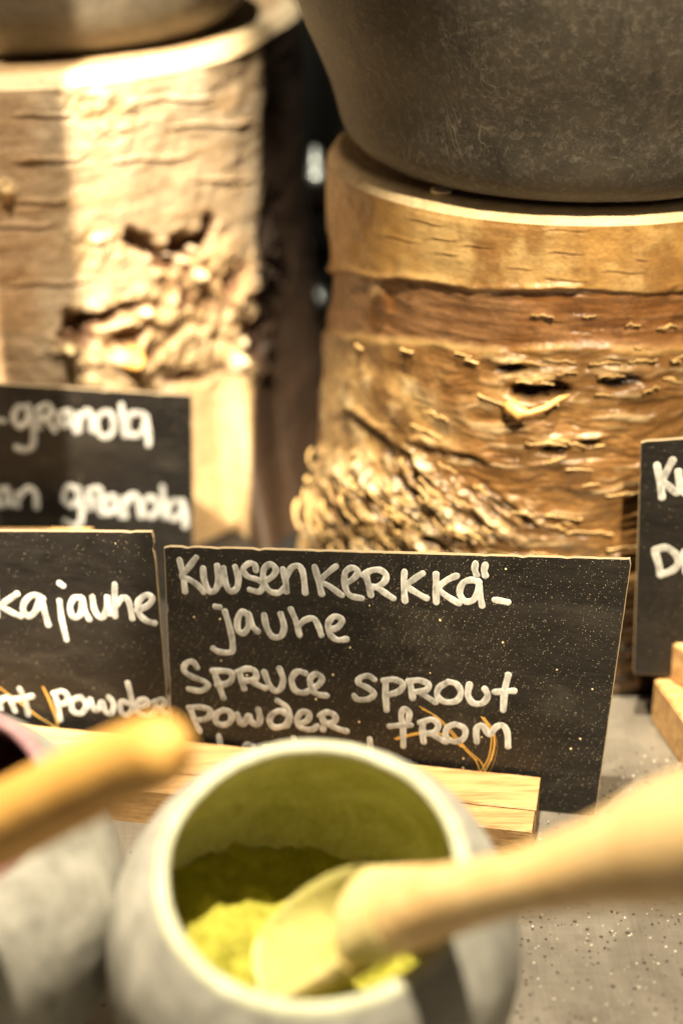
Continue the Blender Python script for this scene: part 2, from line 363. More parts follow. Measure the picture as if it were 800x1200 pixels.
def tube_np(pts, rad, seg=10):
    pts = [Vector(p) for p in pts]; V = []; n = len(pts); up = Vector((0, 0, 1))
    for i, p in enumerate(pts):
        tg = (pts[min(i+1, n-1)]-pts[max(i-1, 0)]).normalized(); a = tg.cross(up if abs(tg.z) < .9 else Vector((1, 0, 0))).normalized(); b = tg.cross(a)
        for k in range(seg):
            an = 2*math.pi*k/seg; V.append(p+(a*math.cos(an)+b*math.sin(an))*rad[i])
    Fc = [[i*seg+k, i*seg+(k+1) % seg, (i+1)*seg+(k+1) % seg, (i+1)*seg+k] for i in range(n-1) for k in range(seg)]
    Fc += [list(range(seg))[::-1], [(n-1)*seg+k for k in range(seg)]]
    return np.array([tuple(v) for v in V]), Fc
# little twig stub standing in the eye knot
M_twig = m_simple('twig_wood', (.70, .40, .13), .45)
tp = [surf(SR, x, y)[0]+surf(SR, x, y)[1]*o for x, y, o in ((590, 475, .0010), (600, 474, .0030), (612, 480, .0038), (622, 478, .0040), (640, 473, .0036), (655, 468, .0030), (667, 464, .0026))]
V, Fc = tube_np(tp, [.0006, .0026, .0024, .0010, .0009, .0009, .0003], 12)
V = V + ((fbm(V*600, 3, 2)-.5)[:, None])*.0012
from_np('twig', V, Fc, M_twig, t)
# loose bark flakes that catch the light
M_flake = m_simple('bark_flake', (.66, .45, .19), .28)
def flakes(S, spots, name, parent, seed, mat, lift=.0003):
    rnd = random.Random(seed); V = []; Fc = []
    for (x, y, l, h, sl) in spots:
        p, n = surf(S, x, y); tx = Vector((-n.y, n.x, 0)); 
        if tx.x < 0: tx = -tx
        sx = .00030; a = tx*l*sx + Vector((0, 0, -sl*l*sx)); k0 = len(V); m = 7; curl = rnd.uniform(.6, 1.6)
        for i in range(m+1):
            u = i/m*2-1; hh = h*sx*(1-abs(u)**1.5)*(1+rnd.uniform(-.5, .5)); wz = rnd.uniform(-.35, .35)*h*sx
            for v in (-1, 0, 1):
                V.append(p+a*u+Vector((0, 0, 1))*(hh*v*.6+wz)+n*(lift*(1-.5*u*u)+(v+1)*.5*.0007*curl*(1-v)+(.0010*curl if v == 1 else (.0002 if v == 0 else 0))+.0002))
        for i in range(m):
            for v in (0, 1): b = k0+i*3+v; Fc.append([b, b+3, b+4, b+1])
    o = from_np(name, np.array([tuple(v) for v in V]), Fc, mat, parent)
    md = o.modifiers.new('thick', 'SOLIDIFY'); md.thickness = .0003; o['kind'] = 'stuff'; return o
rnd = random.Random(11)
sp = [(635, 372, 12, 3, 0), (690, 373, 7, 3, 0), (742, 382, 8, 4, 0), (783, 384, 12, 5, 0), (615, 424, 18, 3.5, .02), (655, 424, 17, 3, .02), (707, 424, 17, 3, 0), (750, 422, 16, 4, 0), (792, 418, 12, 5, 0),
      (627, 448, 20, 4, .0), (715, 440, 14, 3, 0), (513, 486, 16, 6, .1), (500, 505, 20, 4, .2), (640, 518, 22, 4, 0), (670, 520, 14, 5, .2), (650, 540, 12, 4, -.4), (735, 577, 26, 4, 0), (725, 578, 14, 3, 0), (612, 598, 12, 4, .1), (660, 605, 20, 3.5, .1), (690, 624, 26, 4, .05),
      (650, 617, 12, 6, .3), (730, 640, 20, 3.5, 0), (540, 618, 14, 5, .3), (565, 575, 9, 9, .5), (785, 445, 12, 6, .3), (760, 455, 9, 6, -.3)]
sp += [(rnd.uniform(575, 800), rnd.uniform(420, 650), rnd.uniform(4, 15), rnd.uniform(1.5, 3.5), rnd.uniform(-.3, .3)) for _ in range(16)]
sp += [(rnd.uniform(395, 800), rnd.uniform(404, 425), rnd.uniform(3, 10), rnd.uniform(1, 2.5), rnd.uniform(-.1, .2)) for _ in range(6)]
flakes(SR, sp, 'bark_flakes', t, 5, M_flake)
sp = [(rnd.gauss(450, 50), rnd.gauss(600, 26), rnd.uniform(4, 18), rnd.uniform(3, 8), rnd.uniform(.1, .9)) for _ in range(70)]
flakes(SR, sp, 'curled_bark', t, 6, M_flake, .003)

# left stump ------------------------------------------------
topL = .1895
pts = [(-.0335, .658), (-.0440, .632), (-.061, .611), (-.085, .592), (-.114, .582), (-.15, .584), (-.19, .605), (-.218, .65), (-.228, .70), (-.21, .76), (-.16, .79), (-.10, .80), (-.05, .785), (-.020, .75), (-.0185, .72), (-.026, .688)]
S = Stump(pts, topL, [(0, 1.08), (.03, 1.03), (.08, 1.0), (.1895, 1.0)], 760, 400)
kf = (1-S.P[..., 2]/S.top)**2.2; xo = S.O[None, :, 0]; yo = S.O[None, :, 1]
fr = (yo < .76)*1.0
S.P[..., 1] -= .056*kf*sstep(-.052, -.032, xo)*fr; S.P[..., 0] += (.013*kf+.014*np.exp(-S.P[..., 2]/.018))*sstep(.665, .70, yo)*(xo > -.06)*fr
rel = S.P-np.array(CAM); d = rel@np.array(FW); S.px = 400+F*(rel@np.array(RT))/d; S.py = 600-F*(rel@np.array(UP))/d
P = S.P; px, py = S.px, S.py
big = fbm(P*30, 4, 51); st = fbm(P*np.array([40, 40, 300]), 4, 52); mid = fbm(P*110, 4, 53)
col = np.zeros(P.shape)+np.array([.60, .46, .30]); col = mixc(col, [.72, .60, .44], sstep(.45, .68, big)); col = mixc(col, [.52, .34, .17], sstep(.52, .72, st)*.55)
col = mixc(col, [.50, .29, .14], sstep(.0, 60, 82-px+20*(mid-.5))*.55)  # browner left edge: the stripe of shade painted into the bark colour
S.disp += (big-.5)*.004+(st-.5)*.0006+(mid-.5)*.0010
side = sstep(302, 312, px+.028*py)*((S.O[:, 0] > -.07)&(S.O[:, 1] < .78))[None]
# ridged, pitted patches
def patch(m, cdark, clight, amp, sc=120, sd=0):
    global col
    lum = fbm(P*np.array([sc, sc, sc*1.2]), 5, 60+sd); rid = np.abs(fbm(P*sc*1.3, 4, 70+sd)-.5)*2
    c = np.zeros(P.shape)+np.array([.50, .35, .18]); c = mixc(c, clight, sstep(.46, .62, lum)); c = mixc(c, cdark, sstep(.52, .66, 1-lum)*.85); c = mixc(c, cdark, (1-sstep(.02, .12, rid))*.6)
    col = col*(1-m[..., None])+c*m[..., None]; S.disp += m*((lum-.45)*amp+rid*amp*.22)
patch(S.blob(185, 400, 150, 85, -8, .6, .5, 1), [.17, .09, .04], [.70, .52, .30], .0075, 110, 0)
patch(S.blob(240, 330, 80, 60, -20, .6, .5, 2), [.20, .10, .045], [.62, .44, .25], .006, 140, 1)
patch(S.blob(120, 130, 70, 50, 30, .8, .5, 3)*.7, [.40, .27, .12], [.80, .66, .42], .006, 200, 2)
patch(S.blob(110, 290, 60, 35, -10, .8, .5, 6)*.8, [.40, .28, .14], [.80, .66, .42], .006, 180, 5)
patch(S.blob(5, 225, 18, 22, 0, .7, .4, 3), [.2, .14, .07], [.7, .5, .25], .008, 140, 3)
patch(S.blob(285, 420, 60, 80, 0, .7, .5, 8), [.22, .14, .07], [.70, .54, .32], .007, 120, 7)
for (x, y, rx, ry, ro, d) in ((168, 285, 22, 14, 40, .0075), (195, 305, 22, 13, 30, .007), (215, 290, 20, 18, 0, .008), (235, 285, 22, 12, -35, .006), (247, 268, 9, 18, 10, .005), (270, 330, 12, 16, 20, .004), (110, 375, 38, 9, -12, .006), (150, 395, 22, 14, -20, .005), (215, 348, 10, 20, 10, .005), (295, 395, 16, 28, 15, .005), (220, 445, 30, 8, 0, .004), (150, 360, 30, 8, -15, .004), (90, 390, 26, 24, 0, .004)):
    m = S.blob(x, y, rx*1.25, ry*1.3, ro, .8, .5, int(x)); S.disp -= m*d*.8; col = mixc(col, [.13, .055, .022], sstep(.15, .55, m)*.9)
for (x, y, r_, d, c) in ((200, 300, 5, .005, [.5, .4, .3]), (180, 302, 5, .005, [.55, .45, .33]), (216, 305, 6, .006, [.6, .45, .3]), (232, 292, 6, .006, [.62, .52, .36]), (80, 408, 9, .006, [.88, .74, .42]), (152, 414, 14, .008, [.80, .47, .13]), (145, 424, 10, .006, [.78, .42, .10]), (231, 322, 11, .006, [.85, .70, .42]), (115, 280, 9, .003, [.85, .75, .5]), (170, 366, 9, .003, [.85, .72, .5]), (288, 402, 10, .004, [.85, .72, .5]), (275, 425, 14, .005, [.85, .74, .52])):
    m = S.blob(x, y, r_*1.3, r_*1.2, 0, 1.0); S.disp += m*d; col = mixc(col, c, sstep(.2, .6, m))
for (x, y, l) in ((50, 138, 40), (60, 190, 50), (45, 240, 45), (30, 268, 40), (60, 335, 60), (35, 104, 30), (210, 120, 50), (250, 150, 60), (180, 190, 60), (260, 215, 40)):
    dy = py-y+.07*(px-x)-2*np.sin((px-x)/13.); m = np.exp(-(dy/1.6)**2)*(1-sstep(.6, 1, np.abs(px-x)/l))*S.front; S.disp -= m*.0007; S.disp += np.exp(-((dy+4)/2.5)**2)*(1-sstep(.6, 1, np.abs(px-x)/l))*S.front*.0005; col = mixc(col, [.35, .19, .08], m*.6)
# smooth bare wood lower right, right side painted near-black to stand for its shade
bare = sstep(442, 455, py+10*(mid-.5))*sstep(200, 230, px)*S.front; S.disp *= (1-.8*bare); col = mixc(col, [.66, .48, .26], bare*.9)
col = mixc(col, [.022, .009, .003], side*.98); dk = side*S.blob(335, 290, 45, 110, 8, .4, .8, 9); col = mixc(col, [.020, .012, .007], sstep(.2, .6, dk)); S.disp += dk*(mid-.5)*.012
S.col = np.clip(col, .005, .92); S.disp *= sstep(0, .004, (S.top-.0047)-S.z)[:, None]
t = empty('birch_stump', (-.125, .69, 0), 'cream white birch stump with a pitted knotty face, leftmost and half striped by shade', 'tree stump', 'birch stumps used as bowl stands')
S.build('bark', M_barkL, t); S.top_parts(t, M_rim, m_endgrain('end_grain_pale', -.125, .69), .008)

# ------------------------------------------------------------ dark bowls on the stumps (lathe, hollow)
def lathe(prof, cx, cy, z0, seg=128, wob=0.0):
    V = []; a = np.linspace(0, 2*math.pi, seg, endpoint=False)
    rows = [np.stack([cx+r*np.cos(a), cy+r*np.sin(a), np.full(seg, z0+z)], -1) for r, z in prof]
    V = np.concatenate(rows)
    if wob: 
        n = (fbm(V*45, 3, 8)-.5)[:, None]*wob; d = V-np.array([cx, cy, z0+.03]); d[:, 2] *= .2; d /= np.linalg.norm(d, axis=1)[:, None]+1e-9; V = V+d*n
    Fc = grid_faces(len(prof), seg).tolist(); Fc.append([i for i in range(seg)][::-1]); Fc.append([(len(prof)-1)*seg+i for i in range(seg)])
    return V, Fc
def smooth_prof(p, k=6):
    P = np.array(p, float); out = []
    for i in range(len(P)-1):
        p0, p1, p2, p3 = P[max(i-1, 0)], P[i], P[i+1], P[min(i+2, len(P)-1)]
        for q in range(k):
            t = q/k; out.append(.5*((2*p1)+(-p0+p2)*t+(2*p0-5*p1+4*p2-p3)*t*t+(-p0+3*p1-3*p2+p3)*t**3))
    out.append(P[-1]); return [(max(float(a), .0005), float(b)) for a, b in out]
pr = smooth_prof([(.048, 0), (.060, .0006), (.0695, .0040), (.0765, .012), (.081, .028), (.0905, .050), (.0965, .075), (.0975, .098), (.0960, .1005), (.0940, .098), (.0925, .075), (.080, .040), (.060, .014), (.02, .006), (.0005, .006)])
V, Fc = lathe(pr, cxR+.002, cyR-.013, topR+.0005, 160, .0012)
tag(from_np('stone_bowl', V, Fc, M_dark), 'big dark grey round bowl standing on the tan banded stump', 'bowl', 'dark bowls on the stumps')
M_dark2 = m_ceramic('brushed_dark_clay', (.10, .082, .055), (.24, .20, .14), 40, .5, .9, (1, 1, 4))
pr = smooth_prof([(.060, 0), (.080, .0012), (.0885, .008), (.093, .020), (.097, .045), (.098, .07), (.0965, .072), (.0945, .07), (.088, .030), (.06, .010), (.0005, .009)])
V, Fc = lathe(pr, -.127, .689, topL+.0005, 140, .0014)
tag(from_np('clay_bowl', V, Fc, M_dark2), 'brownish grey bowl standing on the cream white knotty stump', 'bowl', 'dark bowls on the stumps')

# wood crumbs beside the big bowl on the rim
M_crumb = m_simple('wood_crumb', (.62, .50, .34), .7)
def crumb(p, s, sq=(1, 1, .6), seed=0):
    bm = bmesh.new(); bmesh.ops.create_icosphere(bm, subdivisions=3, radius=1)
    V = np.array([tuple(v.co) for v in bm.verts]); k = 1+.5*(fbm(V*1.8+seed*9, 3, seed)-.5)*2
    for v, kk in zip(bm.verts, k): v.co = Vector((v.co.x*sq[0], v.co.y*sq[1], v.co.z*sq[2]))*s*kk + Vector(p)
    return bm
tag(bm_obj('wood_crumb', crumb(at_z(517, 223, topR+.001), .0026, (1.5, 1, .5), 1), M_crumb), 'pale wood crumb on the stump rim left of the big bowl foot', 'crumb', 'crumbs on the stump rim')
tag(bm_obj('wood_crumb', crumb(at_z(752, 231, topR+.001), .0016, (1.6, 1, .8), 2), M_crumb), 'larger pale curl of wood on the right rim before the big bowl', 'crumb', 'crumbs on the stump rim')

# ------------------------------------------------------------ things in the dark gap behind
def shaker(cx, cy, zs, r, lab):
    pr = [(r*.6, 0), (r*.75, .002)]; z0 = .004
    for z in zs:
        for k in range(9):
            an = -1.15+2.3*k/8; pr.append((r*math.cos(an), z+r*math.sin(an)))
    pr += [(r*.22, zs[-1]+r+.004), (.0005, zs[-1]+r+.006)]
    V, Fc = lathe(pr, cx, cy, 0, 64); return tag(from_np('steel_shaker', V, Fc, M_can), lab, 'shaker', None)
shaker(-.0125, .79, (.032, .092), .0185, 'blurred steel shaker of two round bulges seen in the gap between the stumps')
tag(bm_obj('steel_tin', box_bm(-.002, .98, .085, .05, .05, .17, R(25), .004), M_tin), 'blurred square grey tin behind the big bowl, far in the gap', 'tin')
tag(bm_obj('steel_tin', box_bm(-.028, 1.10, .07, .03, .04, .28, R(-15), .004), M_tin), 'tall narrow grey tin farthest back in the gap', 'tin')

# ------------------------------------------------------------ sign holders and signs
Pa = at_z(203, 905, 0); Pb = at_z(697, 957, 0)
ux = (Pb-Pa).normalized(); yaw = math.atan2(ux.y, ux.x); nf = Vector((ux.y, -ux.x, 0))         # nf points at the camera side
lean = R(5); nS = (nf*math.cos(lean)+Vector((0, 0, 1))*math.sin(lean)).normalized(); pS = Pa.copy()

def sign(name, corners, p, n, label, bo_mat, thick=.0012, round_tl=False, seed=0, base=None):
    rnd = random.Random(seed); t = empty(name, base if base else (at_plane(*corners[3], p, n)*.5+at_plane(*corners[2], p, n)*.5), label, 'sign', 'blackboard label signs')
    C4 = [at_plane(x, y, p, n) for x, y in corners]; edge = []
    for i in range(4):
        a, b = C4[i], C4[(i+1) % 4]; L = (b-a).length; m = max(6, int(L/.0018)); inn = n.cross(b-a).normalized()
        cen = sum(C4, Vector())/4
        if inn.dot(cen-a) < 0: inn = -inn
        for k in range(m):
            u = k/m; q = a.lerp(b, u); off = rnd.uniform(0, .00008); 
            if rnd.random() < .05: off += rnd.uniform(.0001, .0005)
            du = min(u, 1-u)*L; rc = .0008
            if du < rc: off += (rc-math.sqrt(max(0, rc*rc-(rc-du)**2)))*.6
            edge.append(q+inn*off)
    nn = len(edge); V = [e for e in edge]+[e-n*thick for e in edge]+[e+(sum(C4, Vector())/4-e).normalized()*.00025+n*.00012 for e in edge]
    Fc = [[2*nn+i for i in range(nn)]] + [[nn+i for i in range(nn)][::-1]] + [[i, (i+1) % nn, nn+(i+1) % nn, nn+i] for i in range(nn)] + [[2*nn+i, 2*nn+(i+1) % nn, (i+1) % nn, i] for i in range(nn)]
    me = bpy.data.meshes.new('panel'); me.from_pydata([tuple(v) for v in V], [], Fc); me.update()
    o = link('panel', me, [bo_mat, M_edge], t, False)
    mi = [0, 0]+[1]*(2*nn); me.polygons.foreach_set('material_index', mi)
    bm = bmesh.new(); bm.from_mesh(me); bmesh.ops.recalc_face_normals(bm, faces=bm.faces); bm.to_mesh(me); bm.free()
    return t
def catmull(pts, k=7):
    P = [Vector(p) for p in pts]
    if len(P) < 2: P = [P[0], P[0]+Vector((.3, .1, 0))]
    out = []
    for i in range(len(P)-1):
        p0, p1, p2, p3 = P[max(i-1, 0)], P[i], P[i+1], P[min(i+2, len(P)-1)]
        for q in range(k):
            t = q/k; out.append(.5*((2*p1)+(-p0+p2)*t+(2*p0-5*p1+4*p2-p3)*t*t+(-p0+3*p1-3*p2+p3)*t**3))
    out.append(P[-1]); return out
def writing(name, strokes, ox, oy, s, p, n, wd, mat, parent, hgt=.00007, seed=0, lift=.00012):
    """marker strokes as low domed ribbons on the board plane"""
    rnd = random.Random(seed); V = []; Fc = []; den = []
    for si, st_ in enumerate(strokes):
        q = [at_plane(ox+x*s, oy+y*s, p, n) for x, y in st_]; c = catmull(q)
        r = wd/2; d0 = (c[1]-c[0]).normalized(); d1 = (c[-1]-c[-2]).normalized()
        pre = [c[0]-d0*r*math.cos(a) for a in (0.05, .5, .95, 1.3)]; post = [c[-1]+d1*r*math.sin(a) for a in (.3, .65, 1.05, 1.5)]
        wpre = [math.sin(a) for a in (0.05, .5, .95, 1.3)]; wpost = [math.cos(a) for a in (.3, .65, 1.05, 1.5)]
        dv = rnd.uniform(.82, 1.0); q0 = rnd.uniform(0, 99); dn = .45+1.0*fbm(np.array([[q0+i*.16, 3.3, 1.7] for i in range(len(pre+c+post))]), 3, seed)
        pts = pre+c+post; ws = wpre+[1]*len(c)+wpost; k0 = len(V); m = len(pts); ph = rnd.uniform(0, 6)
        for i, (pt, ww) in enumerate(zip(pts, ws)):
            tg = pts[min(i+1, m-1)]-pts[max(i-1, 0)]
            if tg.length < 1e-7: tg = d0
            sd = n.cross(tg).normalized(); wv = r*ww*(1+.07*math.sin(i*.55+ph)+rnd.uniform(-.02, .02))
            den.extend([min(1.1, dv*(.86 if abs(uu) < .5 else 1.05)*dn[i]) for uu in (-1, -.8, -.35, .3, .8, 1)])
            for u, h in ((-1, -.3), (-.8, .55), (-.35, .85), (.3, .95), (.8, .6), (1, -.3)):
                V.append(pt+sd*wv*u+n*(lift+hgt*h*(.6+.4*ww)+si % 5*.000012))
        for i in range(m-1):
            for k in range(5): b = k0+i*6+k; Fc.append([b, b+1, b+7, b+6])
    me = bpy.data.meshes.new(name); me.from_pydata([tuple(v) for v in V], [], Fc); me.update()
    bm = bmesh.new(); bm.from_mesh(me)
    bm.normal_update()
    for f in bm.faces:
        if f.normal.dot(n) < 0: f.normal_flip()
    bm.to_mesh(me); bm.free(); at_ = me.color_attributes.new('Col', 'FLOAT_COLOR', 'POINT'); at_.data.foreach_set('color', np.array([(v, v, v, 1) for v in den], np.float32).ravel()); return link(name, me, mat, parent)

# long slotted holder of the two front signs
hH = .0128; dB = .0165; o0 = nf*.0012
def along(px_, py_): return (at_z(px_, py_, 0)-Pa).dot(ux)
xr = (at_plane(627, 960, Pa+nf*.018, nf)-Pa).dot(ux); xl = -.30
t = empty('sign_holder', Pa+ux*(xr+xl)/2, 'long pale pine strip with a thin crack, at the foot of the two front signs', 'sign holder', 'wooden sign holders')
def block_piece(name, xa, xb, d0_, d1_, z0, z1, parent, mat=M_block, seed=0, base=Pa, u=None, f=None):
    u = u or ux; f = f or nf
    nx = max(2, int((xb-xa)/.002)); bm = bmesh.new(); sec = [(d0_, z0), (d1_, z0), (d1_, z1-.0006), (d1_-.0006, z1), (d0_, z1)]
    rows = []
    for i in range(nx+1):
        x = xa+(xb-xa)*i/nx; row = []
        for k, (d, z) in enumerate(sec):
            j = (float(fbm(np.array([[x*300, k*3.1, seed*5.]]), 3, 2)[0])-.5)*.00035
            row.append(bm.verts.new(base+u*(x+(j if i in (0, nx) else 0))+f*(d+(j if k in (1, 2, 3) else 0))+Vector((0, 0, z+(j if z > 0 else 0)))))
        rows.append(row)
    for i in range(nx):
        for k in range(5): bm.faces.new((rows[i][k], rows[i][(k+1) % 5], rows[i+1][(k+1) % 5], rows[i+1][k]))
    bm.faces.new(rows[0][::-1]); bm.faces.new(rows[-1]); bmesh.ops.recalc_face_normals(bm, faces=bm.faces)
    return bm_obj(name, bm, mat, parent, False)
block_piece('rear_strip', xl, xr, .0010, .0170, 0, hH, t, seed=1)
block_piece('front_strip', xl, xr-.0004, .0180, .0275, 0, hH-.0003, t, seed=2)

# main sign
ts = sign('label_sign', [(192, 640), (740, 655), (697, 957), (203, 905)], pS, nS, 'widest black sign lettered Kuusenkerkka-jauhe and Spruce sprout powder, behind the green powder bowl', M_board, .0012, True, 1, Pa.lerp(Pb, .5))
W = .00200
lA = (190, 630, .275); lB = (400, 630, .275); lC = (190, 760, .275); lD = (400, 770, .275)
writing('word_lettering', [[(75,95),(90,160),(98,230)], [(145,85),(115,125),(85,165),(120,180),(155,205),(178,232)],
 [(175,130),(180,180),(200,225),(225,225),(240,190),(235,120)], [(235,120),(245,200)], [(262,130),(270,190),(290,228),(318,215),(325,170),(312,125)],
 [(400,140),(395,115),(370,110),(345,135),(365,165),(410,180),(430,200),(415,230),(375,222)],
 [(435,185),(470,165),(485,135),(460,112),(432,140),(435,195),(460,228),(495,235),(520,215)],
 [(515,135),(525,180),(530,230)], [(528,170),(550,130),(580,120),(600,150),(610,235)],
 [(650,125),(665,180),(680,240)], [(740,122),(705,150),(672,185),(710,205),(765,245)],
 [(779,195),(814,175),(834,145),(809,128),(779,150),(779,205),(799,245),(849,258)],
 [(869,165),(879,200),(889,245)], [(856,160),(889,140),(929,138),(954,160),(944,190),(909,210),(884,205)], [(914,210),(949,235),(984,258)],
 [(1032,145),(1029,200),(1034,270)], [(1109,152),(1074,175),(1044,205),(1084,235),(1126,258)],
 [(1166,155),(1166,210),(1167,275)], [(1254,162),(1214,180),(1176,215),(1214,250),(1264,280)],
 [(1349,190),(1314,180),(1279,195),(1267,235),(1289,270),(1324,265),(1345,230),(1349,190)], [(1347,185),(1354,240),(1362,290)],
 [(1334,110),(1331,135),(1339,160)], [(1376,115),(1371,140),(1376,162)], [(1416,265),(1449,270),(1472,275)]], *lA, pS, nS, W, M_chalk, ts, seed=1)
writing('word_lettering', [[(228,293),(245,296)], [(268,315),(285,370),(298,430),(300,480),(280,490),(240,485),(218,472)],
 [(365,330),(340,315),(322,350),(325,395),(350,405),(370,370),(368,325)], [(368,325),(385,375),(408,400)],
 [(435,330),(445,380),(470,420),(505,420),(520,380),(505,325)], [(548,305),(570,355),(585,415)], [(580,375),(610,350),(645,345),(665,375),(678,415)],
 [(710,395),(750,380),(765,350),(735,335),(708,365),(715,410),(745,435),(785,432)]], *lA, pS, nS, W, M_chalk, ts, seed=2)
writing('word_lettering', [[(150,80),(130,55),(100,65),(95,95),(130,120),(180,140),(195,160),(165,180),(115,172)],
 [(220,95),(240,150),(262,210)], [(215,95),(270,95),(300,110),(285,145),(235,155)],
 [(330,105),(340,140),(350,170)], [(320,100),(360,85),(395,95),(400,125),(375,135),(350,135)], [(375,135),(410,155),(440,168)],
 [(435,100),(455,150),(480,180),(505,170),(515,130),(500,85)], [(610,105),(575,98),(552,130),(565,175),(600,188),(630,178)],
 [(640,170),(670,150),(680,125),(655,108),(630,130),(640,175),(665,195),(700,200)]], *lC, pS, nS, W, M_chalk, ts, seed=3)
writing('word_lettering', [[(140,95),(115,80),(80,88),(72,110),(110,130),(140,155),(115,178),(70,180),(55,165)],
 [(188,100),(188,160),(192,225)], [(180,100),(225,95),(262,115),(245,145),(200,160)],
 [(290,105),(298,140),(303,175)], [(285,103),(330,98),(370,115),(360,140),(315,148)], [(335,148),(365,170),(400,192)],
 [(455,105),(415,130),(408,165),(440,190),(490,185),(508,150),(490,115),(455,105)], [(545,115),(538,160),(560,195),(600,195),(622,165),(610,135)],
 [(710,75),(695,140),(688,225)], [(652,148),(700,145),(735,143)]], *lD, pS, nS, W, M_chalk, ts, seed=4)
writing('word_lettering', [[(120,255),(140,310),(160,352)], [(115,252),(160,250),(205,262),(195,295),(150,305)],
 [(260,262),(230,280),(232,315),(265,325),(295,305),(290,270),(260,262)], [(320,280),(335,315),(350,320),(370,285),(380,310),(405,325),(418,300),(410,260)],
 [(540,290),(505,265),(470,280),(458,310),(480,335),(525,325),(545,290)], [(492,222),(530,250),(545,300),(530,330)],
 [(585,320),(620,305),(625,275),(595,270),(575,300),(590,335),(635,345),(660,330)],
 [(680,290),(690,320),(685,345)], [(672,285),(705,270),(735,285),(735,310),(700,320)], [(710,322),(745,340),(785,352)]], *lC, pS, nS, W, M_chalk, ts, seed=5)
writing('word_lettering', [[(285,270),(288,235),(268,220),(254,245),(262,300),(263,378)], [(205,295),(255,290),(295,290)],
 [(345,285),(345,325),(350,360)], [(335,280),(385,265),(412,290),(395,320),(355,325)], [(385,325),(415,345),(445,360)],
 [(485,285),(450,300),(445,340),(480,360),(520,345),(525,305),(485,285)], [(575,360),(575,305),(600,292),(630,330),(655,300),(685,290),(705,320),(708,380)]], *lD, pS, nS, W, M_chalk, ts, seed=6)
writing('word_lettering', [[(242,372),(250,420),(262,470),(300,470)], [(385,415),(362,408),(345,440),(360,470),(392,450),(388,415)],
 [(440,420),(450,500)], [(440,425),(480,420),(480,455),(448,462)], [(560,380),(570,470)], [(640,425),(615,430),(612,465),(640,460),(645,425),(652,470)],
 [(690,425),(695,470)], [(695,445),(722,425),(740,470)], [(820,430),(790,430),(785,465),(818,465)], [(884,385),(890,470)]], *lC, pS, nS, W*.9, M_chalk, ts, seed=7)
def antler(branches, ox, oy, s, p, n, parent, seed):
    rnd = random.Random(seed); st_ = []
    for br, wid in branches:
        for k in range(9):
            off = (k-4)/4*wid; sub = br if k in (0, 6) else br[rnd.randrange(0, 2):]
            st_.append([(x+off*(1-.45*i/(len(br)-1))+rnd.uniform(-2, 2), y+off*.35+rnd.uniform(-2, 2)) for i, (x, y) in enumerate(sub)])
    return writing('antler_print', st_, ox, oy, s, p, n, .00042, M_gold, parent, .00004, seed, .00006)
antler([([(600,510),(575,440),(520,385),(440,290),(390,245),(335,213)], 20), ([(600,510),(635,440),(650,370),(640,310),(605,258)], 16), ([(520,385),(470,345),(400,322),(320,325),(232,348)], 10)], *lD, pS, nS, ts, 2)

# front left sign (same plane family, a little behind the main one)
pL = pS - nS*.0030
tl = sign('label_sign', [(-170, 620), (180, 623), (203, 893), (-150, 893)], pL, nS, 'black sign lettered kajauhe and powder, its right corner nicked, beside the widest sign', M_boardc, .0012, False, 2, Pa-ux*.05)
lE = (0, 660, .275)
writing('word_lettering', [[(-15,110),(-10,225)], [(75,130),(45,150),(10,180),(45,205),(90,225)], [(185,150),(145,135),(110,160),(100,200),(125,225),(155,200),(172,150)], [(175,145),(190,200),(208,262)],
 [(255,85),(270,95)], [(255,160),(265,240),(285,325)], [(345,145),(315,150),(300,190),(315,230),(345,215),(350,160)], [(352,150),(362,200),(382,238)],
 [(395,145),(405,200),(432,232),(455,200),(458,145)], [(458,145),(470,215)], [(490,90),(490,160),(492,225)], [(495,180),(525,145),(550,165),(565,235)],
 [(585,200),(630,180),(650,150),(625,135),(590,165),(595,215),(625,245),(660,255)], [(-140,110),(-130,225)], [(-70,130),(-100,150),(-135,180),(-90,215)]], *lE, pL, nS, W, M_chalk, tl, seed=8)
writing('word_lettering', [[(-2,575),(5,620)], [(0,590),(30,570),(50,590),(65,630)], [(85,535),(110,590),(122,645)], [(55,580),(100,575),(140,565)], [(-60,600),(-80,580),(-95,610),(-70,630),(-58,590),(-45,625)]], *lE, pL, nS, W*.95, M_chalk, tl, seed=9)
writing('word_lettering', [[(235,560),(250,610),(258,665)], [(230,555),(265,545),(290,565),(280,595),(250,600)],
 [(345,570),(310,585),(310,625),(345,640),(370,605),(345,570)], [(385,580),(400,620),(420,620),(435,590),(450,630),(475,640),(485,600),(465,570)],
 [(555,600),(520,590),(515,630),(545,650),(565,620)], [(545,510),(560,570),(570,630)], [(590,620),(630,600),(620,580),(590,590),(590,635),(630,655),(655,640)],
 [(660,590),(665,625),(655,650)], [(655,595),(690,580),(702,600),(680,622)], [(680,622),(708,643)]], *lE, pL, nS, W*.95, M_chalk, tl, seed=10)
antler([([(265,760),(235,700),(160,650),(80,590),(0,530)], 14), ([(268,760),(250,680),(222,600),(188,530)], 8)], *lE, pL, nS, tl, 4)

